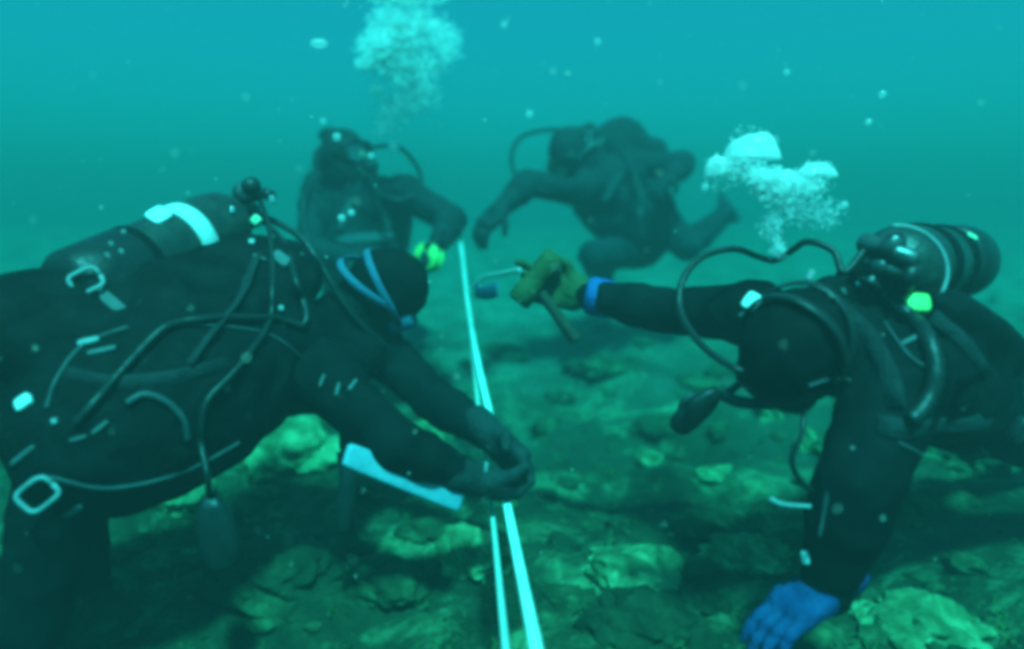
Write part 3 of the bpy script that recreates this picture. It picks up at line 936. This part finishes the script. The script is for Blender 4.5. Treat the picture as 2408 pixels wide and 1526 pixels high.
slab(R, 592, 572, 1.8, .014, .014, .012, 5, 'steel_pale', 'port_plug'); slab(R, 610, 608, 1.79, .034, .006, .01, -15, 'grey_web', 'webbing')
for (uu, vv2) in ((262, 578), (292, 550), (252, 605), (285, 595)):
    slab(R, uu, vv2, 1.62, .01, .014, .01, 30, 'grey_web', 'rivet')
for (uu, vv2, aa) in ((758, 895, 70), (795, 915, 80), (830, 905, 60)):
    slab(R, uu, vv2, 1.64, .03, .008, .006, aa, 'grey_web', 'webbing')
slab(R, 1143, 1098, 1.62, .022, .008, .008, 85, 'steel_pale', 'watch')
# tank valve cluster above the shoulder
v, f = lathe([(.008, 0), (.02, .004), (.026, .018), (.024, .034), (.012, .042)], P(600, 455, 1.88), P(582, 425, 1.88) - P(600, 455, 1.88), 14); obj('valve_knob', v, f, M['rubber'], R)
v, f = lathe([(.008, 0), (.018, .004), (.02, .018), (.014, .03)], P(625, 470, 1.9), P(640, 440, 1.9) - P(625, 470, 1.9), 14); obj('valve_knob', v, f, M['rubber'], R)

# ---- diver D: reaches across from the right, props on one arm
D = dict(
    neck=P(1990, 765, 1.55), head=P(1868, 815, 1.41), shR=P(1775, 738, 1.72), shL=P(2110, 885, 1.44), pelvis=P(2270, 940, 1.87),
    elR=P(1560, 730, 1.9), wrR=P(1372, 692, 2.0), armL=1.32, elL=P(2015, 1150, 1.37), wrL=P(1940, 1385, 1.42),
    knR=P(2560, 1010, 2.25), anR=P(2830, 900, 2.45), knL=P(2560, 1110, 1.9), anL=P(2890, 1030, 2.05),
    ftR=np.array([1, .3, .25]), ftL=np.array([1, .4, .2]),
    crown=np.array([-.62, -.6, -.25]), face=np.array([-.45, .0, -.8]),
    tank_top=P(2085, 625, 1.52), tank_bottom=P(2258, 615, 1.95))
d = diver(D, 'diver in black wetsuit reaching an arm across to the tape, propped on the other arm',
          dict(suit='neoprene', vest='nylon', strap='rubber', frame='rubber', fin='rubber'), None)
R = d['root']
glove(R, D['wrR'], P(1255, 668, 2.03) - D['wrR'], np.array([-.2, -.85, .2]), np.array([-.2, .1, 1.0]), ((.2, .4, .3), (.45, .8, .6), (.6, .9, .7), (.6, .9, .7)), M['glove_olive'], 1.18, .3, cuff=(M['blue_bright'], 1.05, 1.05))
glove(R, D['wrL'], P(1800, 1475, 1.36) - D['wrL'], np.array([.2, .2, -1]), np.array([-.1, .9, .1]), (.25, .35, .3), M['glove_blue'], 1.1, .2)
hose(R, [d['fs'] + d['tside'] * -.04, P(1985, 640, 1.5), P(1960, 590, 1.52), P(1900, 568, 1.55), P(1860, 590, 1.6), P(1820, 612, 1.64), P(1780, 602, 1.66), P(1725, 585, 1.65), P(1650, 605, 1.62), P(1605, 660, 1.58), P(1600, 730, 1.54), P(1640, 800, 1.46), P(1700, 850, 1.4), P(1760, 880, 1.38), d['mouth']], .0075)
hose(R, [P(1790, 860, 1.5), P(1730, 910, 1.5), P(1695, 930, 1.52), P(1670, 940, 1.53)], .008)
gauge_console(R, P(1690, 915, 1.53), np.array([-.55, .1, -.6]), s=.8)
hose(R, [P(1890, 960, 1.38), P(1885, 1020, 1.36), P(1862, 1080, 1.36), P(1885, 1135, 1.37), P(1930, 1165, 1.38)], .0055)
hose(R, [P(1700, 930, 1.45), P(1740, 945, 1.43), P(1800, 950, 1.42), P(1860, 945, 1.42)], .012)
slab(R, 1768, 712, 1.6, .042, .034, .016, 55, 'white_web'); slab(R, 1752, 735, 1.6, .03, .01, .01, 30, 'grey_web', 'webbing')
slab(R, 2152, 718, 1.44, .048, .04, .022, -5, 'lime', 'inflator_button')
slab(R, 1905, 647, 1.5, .012, .024, .01, -30, 'steel_pale'); slab(R, 2020, 668, 1.46, .012, .012, .01, 40, 'chrome', 'port_plug')
slab(R, 1980, 685, 1.46, .01, .014, .01, 20, 'grey_web', 'port_plug'); slab(R, 2060, 655, 1.46, .012, .008, .01, 0, 'grey_web', 'port_plug'); slab(R, 2095, 640, 1.46, .008, .012, .01, 10, 'grey_web', 'port_plug')
slab(R, 2045, 563, 1.52, .02, .01, .01, 15, 'steel_pale'); slab(R, 2280, 560, 1.7, .03, .014, .012, -10, 'lime_pale', 'tank_sticker')
slab(R, 2140, 800, 1.30, .045, .008, .006, 30, 'grey_web', 'webbing'); slab(R, 2005, 1055, 1.28, .008, .008, .006, 0, 'grey_web', 'rivet')
slab(R, 1940, 1200, 1.30, .10, .006, .005, 80, 'piping', 'sleeve_seam')
slab(R, 1898, 1310, 1.36, .012, .024, .012, 5, 'white_web')
v, f = sweep(spline([P(1810, 1172, 1.36), P(1842, 1186, 1.36), P(1915, 1192, 1.38)], 5), .0045, 8); obj('clip', v, f, M['steel_pale'], R)
def corrugated(path, r0):
    q = spline(path, 3); v, f = sweep(q, [r0 * (1.12 if i % 2 else .9) for i in range(len(q))], 12); return v, f
v, f = corrugated(lay([(2075, 705), (2130, 745), (2170, 800), (2190, 870), (2165, 950), (2120, 1000)], .012), .015); obj('inflator_hose', v, f, M['rubber'], R)
for pts_, w_ in ((((1965, 720), (2040, 790), (2090, 880), (2110, 980)), .035), (((2190, 740), (2260, 800), (2320, 880)), .03), (((2060, 1000), (2150, 1010), (2260, 990), (2340, 1000)), .04)):
    q = lay(pts_, .004)
    if len(q) > 2:
        v, f = sweep(q, .01, 8, ref=CU + CR * .5, flat=(w_, .006)); obj('harness_strap', v, f, M['nylon_grey'], R)
for pts_ in (((1900, 905), (1950, 890), (2000, 895)), ((2110, 1040), (2180, 1075), (2260, 1110)), ((2080, 760), (2140, 840), (2210, 880))):
    q = lay(pts_, .003)
    if len(q) > 2: hose(R, q, .0032, M['piping'], 'piping')
# bright arc of the tank's shoulder guard
v, f = sweep(torus_path(P(2118, 632, 1.44), CR * .092, CU * .086 + CF * .01, 22, (-.6, 1.7)), .004, 8); obj('tank_guard', v, f, M['steel_pale'], R)
# pale pieces at the hip
v, f = loft([(P(2270, 850, 1.72), CR * .012 + CU * .006, CU * .006), (P(2320, 820, 1.72), CR * .03 + CU * .012, CU * .018), (P(2372, 812, 1.74), CR * .03 + CU * .01, CU * .012)], 14, .7); obj('pocket_flap', v, f, M['lime_pale'], R)
v, f = loft([(P(2265, 860, 1.70), CR * .01, CU * .008), (P(2320, 882, 1.70), CR * .03 - CU * .012, CU * .018), (P(2365, 905, 1.71), CR * .02 - CU * .012, CU * .014)], 14, .7); obj('pocket_flap', v, f, M['lime_pale'], R)

# ---- diver B: far, upright behind the first diver, breathing out
Bj = dict(
    bulge=[(P(870, 500, 3.42), (.20, .15, .16)), (P(760, 455, 3.5), (.10, .12, .12)), (P(860, 600, 3.4), (.2, .17, .16))],
    neck=P(845, 445, 3.36), head=P(812, 375, 3.32), shR=P(745, 480, 3.45), shL=P(950, 455, 3.25), pelvis=P(850, 690, 3.6),
    elR=P(725, 590, 3.3), wrR=P(830, 610, 3.1), elL=P(1062, 515, 3.1), wrL=P(1030, 578, 2.95),
    knR=P(770, 800, 3.3), anR=P(740, 860, 3.7), knL=P(930, 790, 3.2), anL=P(910, 850, 3.65),
    ftR=np.array([-.1, 1, .2]), ftL=np.array([.1, 1, .2]),
    crown=np.array([-.12, .05, 1]), face=np.array([.75, -.5, -.35]),
    tank_top=P(772, 338, 3.56), tank_bottom=P(800, 590, 3.78))
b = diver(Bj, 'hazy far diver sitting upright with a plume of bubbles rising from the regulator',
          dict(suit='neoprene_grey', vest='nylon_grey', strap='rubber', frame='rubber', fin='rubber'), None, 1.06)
R = b['root']
glove(R, Bj['wrR'], P(900, 640, 3.0) - Bj['wrR'], np.array([0, 0, -1]), np.array([.4, -.8, 0]), (.5, .6, .5), M['glove'], 1.08)
glove(R, Bj['wrL'], P(1018, 612, 2.9) - Bj['wrL'], np.array([-1, -.3, 0.1]), np.array([0, -1, 0.3]), (.6, .8, .6), M['glove'], 1.08)
hose(R, [b['fs'], P(860, 345, 3.5), P(935, 345, 3.35), P(985, 400, 3.2), P(985, 450, 3.15), P(930, 470, 3.1), P(880, 440, 3.15), b['mouth']], .0095)
hose(R, [b['fs'], P(740, 420, 3.4), P(715, 470, 3.3), P(720, 560, 3.25), P(760, 620, 3.2)], .009)
v, f = lathe([(.01, 0), (.028, .004), (.03, .03), (.012, .04)], P(775, 318, 3.5), np.array([-.1, 0, 1]), 14); obj('valve_knob', v, f, M['rubber'], R)
slab(R, 815, 500, 3.1, .16, .03, .01, 70, 'piping', 'webbing'); slab(R, 905, 500, 3.1, .16, .03, .01, 110, 'piping', 'webbing'); slab(R, 860, 560, 3.1, .25, .04, .01, 5, 'piping', 'webbing')
gauge_console(R, P(770, 600, 3.18), np.array([.1, 0, -1]))

# ---- diver C: far right, bent over, arm to the left
Cj = dict(
    bulge=[(P(1465, 365, 3.92), (.2, .13, .2)), (P(1450, 470, 3.8), (.19, .16, .22)), (P(1510, 510, 3.85), (.2, .17, .18))], neck=P(1408, 395, 3.72), head=P(1347, 368, 3.56), shR=P(1362, 445, 3.54), shL=P(1492, 395, 3.75), pelvis=P(1525, 545, 3.98),
    elR=P(1240, 432, 3.42), wrR=P(1180, 490, 3.32), elL=P(1605, 385, 3.70), wrL=P(1575, 420, 3.48),
    knR=P(1395, 600, 3.62), anR=P(1420, 655, 4.02), knL=P(1615, 580, 3.75), anL=P(1705, 505, 4.0),
    ftR=np.array([.1, 1, .05]), ftL=np.array([.35, 1, .12]),
    crown=np.array([-.5, -.3, .65]), face=np.array([-.5, -.6, -.5]),
    tank_top=P(1395, 325, 3.95), tank_bottom=P(1545, 365, 4.28))
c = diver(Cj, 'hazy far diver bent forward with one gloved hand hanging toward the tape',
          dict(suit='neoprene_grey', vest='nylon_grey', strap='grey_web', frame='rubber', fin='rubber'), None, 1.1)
R = c['root']
glove(R, Cj['wrR'], P(1142, 528, 3.28) - Cj['wrR'], np.array([.4, .5, -.2]), np.array([.3, -.9, .1]), (.35, .5, .4), M['glove'], 1.25)
glove(R, Cj['wrL'], P(1530, 445, 3.36) - Cj['wrL'], np.array([0, 0, -1]), np.array([-.3, -.8, .2]), (.5, .7, .5), M['glove'], 1.1)
hose(R, [c['fs'], P(1310, 305, 3.8), P(1230, 320, 3.65), P(1203, 370, 3.5), P(1225, 430, 3.4), P(1290, 450, 3.4), c['mouth']], .010)
hose(R, [c['fs'], P(1450, 350, 3.7), P(1500, 430, 3.55), P(1510, 500, 3.5)], .009)
gauge_console(R, P(1508, 490, 3.5), np.array([.1, 0, -1]))
slab(R, 1412, 335, 3.8, .05, .03, .012, 60, 'grey_web'); slab(R, 1535, 432, 3.6, .1, .035, .01, -30, 'grey_web', 'webbing'); slab(R, 1440, 440, 3.6, .16, .035, .008, 60, 'piping', 'webbing')
slab(R, 1420, 520, 3.6, .2, .05, .012, 20, 'piping', 'webbing')

# ------------------------------------------------------------------ held things: tape, reel, tool
def twist(p):
    t = min(max((p[1] - 1.85) / .7, 0), 1) * math.radians(68)
    return CR * math.cos(t) + CF * math.sin(t)
def ribbon(name, pts, w, t, ref, mat, n=6):
    v, f = sweep(spline(pts, n), .01, 8, ref=ref, flat=(w, t))
    return obj(name, v, f, mat, None, True, pts[0])
tp = ribbon('measuring_tape', [P(1320, 1860, .85), P(1264, 1540, 1.10), P(1195, 1200, 1.72), P(1178, 1100, 1.86), P(1158, 1000, 2.02), P(1124, 850, 2.4), P(1102, 720, 2.75), P(1090, 620, 2.95), P(1083, 560, 3.1)], .020, .003, twist, M['tape'])
tag(tp, 'broad white measuring tape stretched between the divers, passing through gloved hands', 'tape')
tp = ribbon('measuring_tape', [P(1225, 1860, .9), P(1190, 1530, 1.16), P(1160, 1230, 1.74), P(1146, 1110, 1.90), P(1131, 1000, 2.06), P(1117, 880, 2.4), P(1101, 720, 2.78), P(1089, 620, 2.98), P(1082, 562, 3.12)], .012, .003, CR * .6 + CF * .4, M['tape_edge'])
tag(tp, 'thinner return strand of white tape running beside the broad one', 'tape')
tp = ribbon('guide_line', [P(1098, 690, 2.83), P(1130, 655, 2.6), P(1175, 645, 2.3), P(1225, 635, 2.05)], .016, .003, CU, M['tape_edge'])
tag(tp, 'short pale line from the tape to the outstretched olive glove', 'line')
tp = ribbon('marker_tag', [P(1118, 684, 2.55), P(1145, 688, 2.4), P(1170, 680, 2.3)], .05, .006, CU, M['blue_strap'])
tag(tp, 'small blue marker tag on the pale line by the olive glove', 'tag')
# reel
rc = P(1008, 605, 2.88); rd = nz(np.array([-.35, -1, .25]))
root = empty('line_reel', rc)
tag(root, 'round yellow-green line reel in the hand of the far upright diver', 'reel')
v, f = lathe([(.012, -.03), (.05, -.03), (.057, -.024), (.05, -.016), (.03, -.012), (.03, .012), (.05, .016), (.057, .024), (.05, .03), (.012, .03)], rc, rd, 28)
obj('spool', v, f, M['lime'], root)
v, f = lathe([(.01, .03), (.016, .032), (.016, .045), (.01, .048)], rc, rd, 14); obj('reel_knob', v, f, M['rubber'], root)
v, f = lathe([(.008, 0), (.011, .01), (.011, .09), (.008, .1)], rc - rd * .0 + np.array([.03, 0, .02]), np.array([.35, 0.1, 1]), 12); obj('handle', v, f, M['rubber'], root)
# tool in the outstretched glove
t0, t1 = P(1355, 800, 1.97), P(1250, 660, 1.97)
root = empty('mallet', t0)
tag(root, 'short dark mallet gripped by the outstretched olive glove', 'tool')
v, f = sweep(spline([t0, t0 + (t1 - t0) * .08, t0 + (t1 - t0) * .5, t1], 4), [.014, .019, .019, .019, .018, .018, .017, .016, .015, .015, .015, .015, .015][:13], 12)
obj('handle', v, f, M['wood'], root)
hx = nz(P(1305, 600, 1.97) - P(1212, 715, 1.97)); 
v, f = lathe([(.026, -.082), (.033, -.076), (.033, -.03), (.029, -.02), (.029, .02), (.033, .03), (.033, .076), (.026, .082)], P(1262, 655, 1.96), hx, 20)
obj('mallet_head', v, f, M['glove_olive'], root)

# ------------------------------------------------------------------ bubbles and drifting specks
def bubble_cloud(name, clusters, label, seed, mul=1.6, sz=1.0):
    r = np.random.default_rng(seed); m = MB()
    for (u, v, ru, rv, d, dd, n, s0, s1) in clusters:
        for _ in range(int(n * mul)):
            while True:
                q = r.uniform(-1, 1, 2)
                if q @ q < 1: break
            q = q * (0.35 + 0.65 * r.random())
            p = P(u + q[0] * ru, v + q[1] * rv, d + r.normal() * dd)
            s = (s0 + (s1 - s0) * r.random() ** 3) * sz
            vv_, ff_ = ICO[1 if s > .005 else 0]
            w = vv_ * s * np.array([1.15, 1.15, .72]) * (1 + .18 * (r.random((len(vv_), 1)) - .5))
            m.add(w + p, ff_)
    o = m.build(name, M['bubble'])
    return tag(o, label, 'bubbles', kind='stuff')
bubble_cloud('bubble_plume', [
    (925, 345, 16, 22, 3.15, .03, 60, .004, .010), (905, 300, 36, 32, 3.15, .05, 60, .004, .011), (930, 255, 62, 45, 3.15, .08, 150, .004, .012),
    (985, 215, 68, 60, 3.15, .10, 220, .004, .013), (965, 150, 95, 70, 3.15, .12, 420, .004, .015), (900, 110, 76, 60, 3.15, .12, 380, .005, .018),
    (950, 60, 100, 60, 3.15, .14, 480, .005, .018), (1045, 100, 52, 70, 3.15, .12, 170, .004, .014), (960, -30, 110, 70, 3.15, .14, 420, .005, .018),
    (885, 210, 22, 14, 3.1, .03, 24, .006, .014), (860, 150, 30, 18, 3.1, .04, 60, .006, .016)],
    'wide plume of exhaled bubbles above the far upright diver', 5, 4.5, .6)
bubble_cloud('bubble_plume', [
    (1830, 590, 26, 30, 1.62, .03, 70, .002, .006), (1815, 530, 40, 50, 1.64, .05, 110, .002, .007), (1830, 440, 80, 50, 1.66, .06, 420, .002, .008),
    (1800, 415, 60, 30, 1.66, .05, 260, .003, .009), (1900, 430, 66, 40, 1.66, .06, 200, .002, .007), (1935, 500, 70, 50, 1.66, .06, 90, .002, .005),
    (1740, 390, 80, 40, 1.68, .05, 220, .002, .007), (1770, 335, 72, 45, 1.68, .05, 90, .002, .006), (1925, 390, 46, 18, 1.66, .03, 50, .002, .006), (1690, 385, 36, 24, 1.68, .03, 50, .002, .006), (1700, 430, 60, 30, 1.68, .05, 30, .002, .005), (1870, 490, 70, 50, 1.66, .05, 130, .002, .006)],
    'dense cloud of exhaled bubbles above the reaching diver', 6, 3.0, .72)
def dome(u, v, d, w, h, seed, label, tilt=0.0):
    """a large cap-shaped bubble: domed top, hollow ragged underside"""
    r = np.random.default_rng(seed)
    vv_, ff_ = ICO[4]
    o = vv_.copy()
    nb = vnoise(o[:, 0] * 2.2 + seed, o[:, 1] * 2.2 + o[:, 2], seed) - .5 + .25 * (vnoise(o[:, 0] * 5 + seed, o[:, 2] * 5 + o[:, 1] * 3, seed + 3) - .5)
    o *= (1 + .24 * nb)[:, None]
    o[:, :2] *= (1 - .12 * np.abs(o[:, 2:3]))
    low = o[:, 2] < 0
    o[low, 2] *= -0.35 - 0.0 * o[low, 2]
    o[low, 2] += -.12 * (1 - (o[low, 0] ** 2 + o[low, 1] ** 2)).clip(0, 1)
    o[~low, 2] = o[~low, 2] * 1.0
    V = o * np.array([w / 2, w / 2 * .8, h]) / FPX * d
    a = tilt
    V = V @ np.array([[math.cos(a), 0, math.sin(a)], [0, 1, 0], [-math.sin(a), 0, math.cos(a)]])
    p = P(u, v + h * .35, d)
    return tag(obj('air_bubble', V + p, ff_, M['bubble_cap'], None, True, p), label, 'bubble')
dome(1772, 352, 1.68, 138, 62, 1, 'largest cap-shaped air bubble, topmost above the reaching diver')
dome(1692, 395, 1.68, 66, 44, 2, 'medium cap-shaped air bubble on the lower flank of the largest one', .25)
dome(1922, 402, 1.66, 88, 28, 3, 'flat cap-shaped air bubble set apart from the largest one above the reaching diver', -.1)
dome(1830, 425, 1.66, 120, 36, 4, 'broad ragged air bubble in the middle of the dense bubble cloud', .1)
for k, (u, v, d_, s) in enumerate([(750, 102, 2.2, .020), (1185, 58, 2.6, .011), (1405, 98, 2.6, .011), (1850, 170, 2.2, .009), (2075, 222, 2.0, .010), (2042, 287, 2.0, .009), (1245, 268, 2.6, .013),
                                     (803, 512, 1.9, .010), (826, 500, 1.9, .009), (792, 322, 2.4, .014), (872, 366, 2.4, .011), (1658, 440, 2.0, .010), (1985, 482, 1.8, .010), (760, 285, 2.6, .010)]):
    vv_, ff_ = ICO[2]
    p = P(u, v, d_)
    tag(obj('air_bubble', vv_ * s * np.array([1.3 if k == 0 else 1, 1, .6 if k == 0 else .9]) + p, ff_, M['bubble'], None, True, p), 'flattened bright lone bubble, the largest drifting in open water beside the wide plume' if k == 0 else ('small bubble in front of the chest of the far upright diver' if k in (7, 8) else ('small bubble in front of the hood of the far upright diver' if k in (9, 10, 13) else ('small bubble at the fringe of the dense bubble cloud' if k in (11, 12) else ('lone small bubble drifting in open water between the wide plume and the dense bubble cloud' if k in (1, 2, 6) else 'lone small bubble drifting in open water above the tank of the reaching diver')))), 'bubble', 'lone drifting bubbles')
m = MB()
for k in range(1300):
    d_ = rng.uniform(.9, 5.0); u, v = rng.uniform(-300, 2700), rng.uniform(-200, 1400)
    p = P(u, v, d_)
    if p[2] < ground0(p[0], p[1]) + .05: continue
    s = .0006 + .0020 * rng.random() ** 3
    m.add(ICO[0][0] * s + p, ICO[0][1])
tag(m.build('floating_particles', M['speck']), 'tiny pale particles suspended in the water', 'particles', kind='stuff')

# ------------------------------------------------------------------ the water itself: scattering, red-absorbing
x0, x1, y0, y1, z0, z1 = -50, 50, -58, 62, -2.0, 3.2
V = [(x, y, z) for x in (x0, x1) for y in (y0, y1) for z in (z0, z1)]
F = [[0, 1, 3, 2], [4, 6, 7, 5], [0, 4, 5, 1], [2, 3, 7, 6], [0, 2, 6, 4], [1, 5, 7, 3]]
wm = bpy.data.materials.new('sea_water'); wm.use_nodes = True
nt = wm.node_tree
nt.nodes.remove(nt.nodes["Principled BSDF"])
pv = nt.nodes.new("ShaderNodeVolumePrincipled")
pv.inputs["Color"].default_value = (0.26, 0.40, 0.408, 1)
pv.inputs["Density"].default_value = 0.10
pv.inputs["Anisotropy"].default_value = 0.25
pv.inputs["Absorption Color"].default_value = (0, 0, 0, 1)
ab = nt.nodes.new("ShaderNodeVolumeAbsorption")
ab.inputs["Color"].default_value = (0.0, 0.978, 0.967, 1)
ab.inputs["Density"].default_value = 0.68
ad = nt.nodes.new("ShaderNodeAddShader")
nt.links.new(pv.outputs[0], ad.inputs[0]); nt.links.new(ab.outputs[0], ad.inputs[1])
nt.links.new(ad.outputs[0], nt.nodes["Material Output"].inputs["Volume"])
hz = obj('haze', V, F, wm, None, False)
tag(hz, 'blue-green sea water filling the whole scene', 'water', kind='stuff')
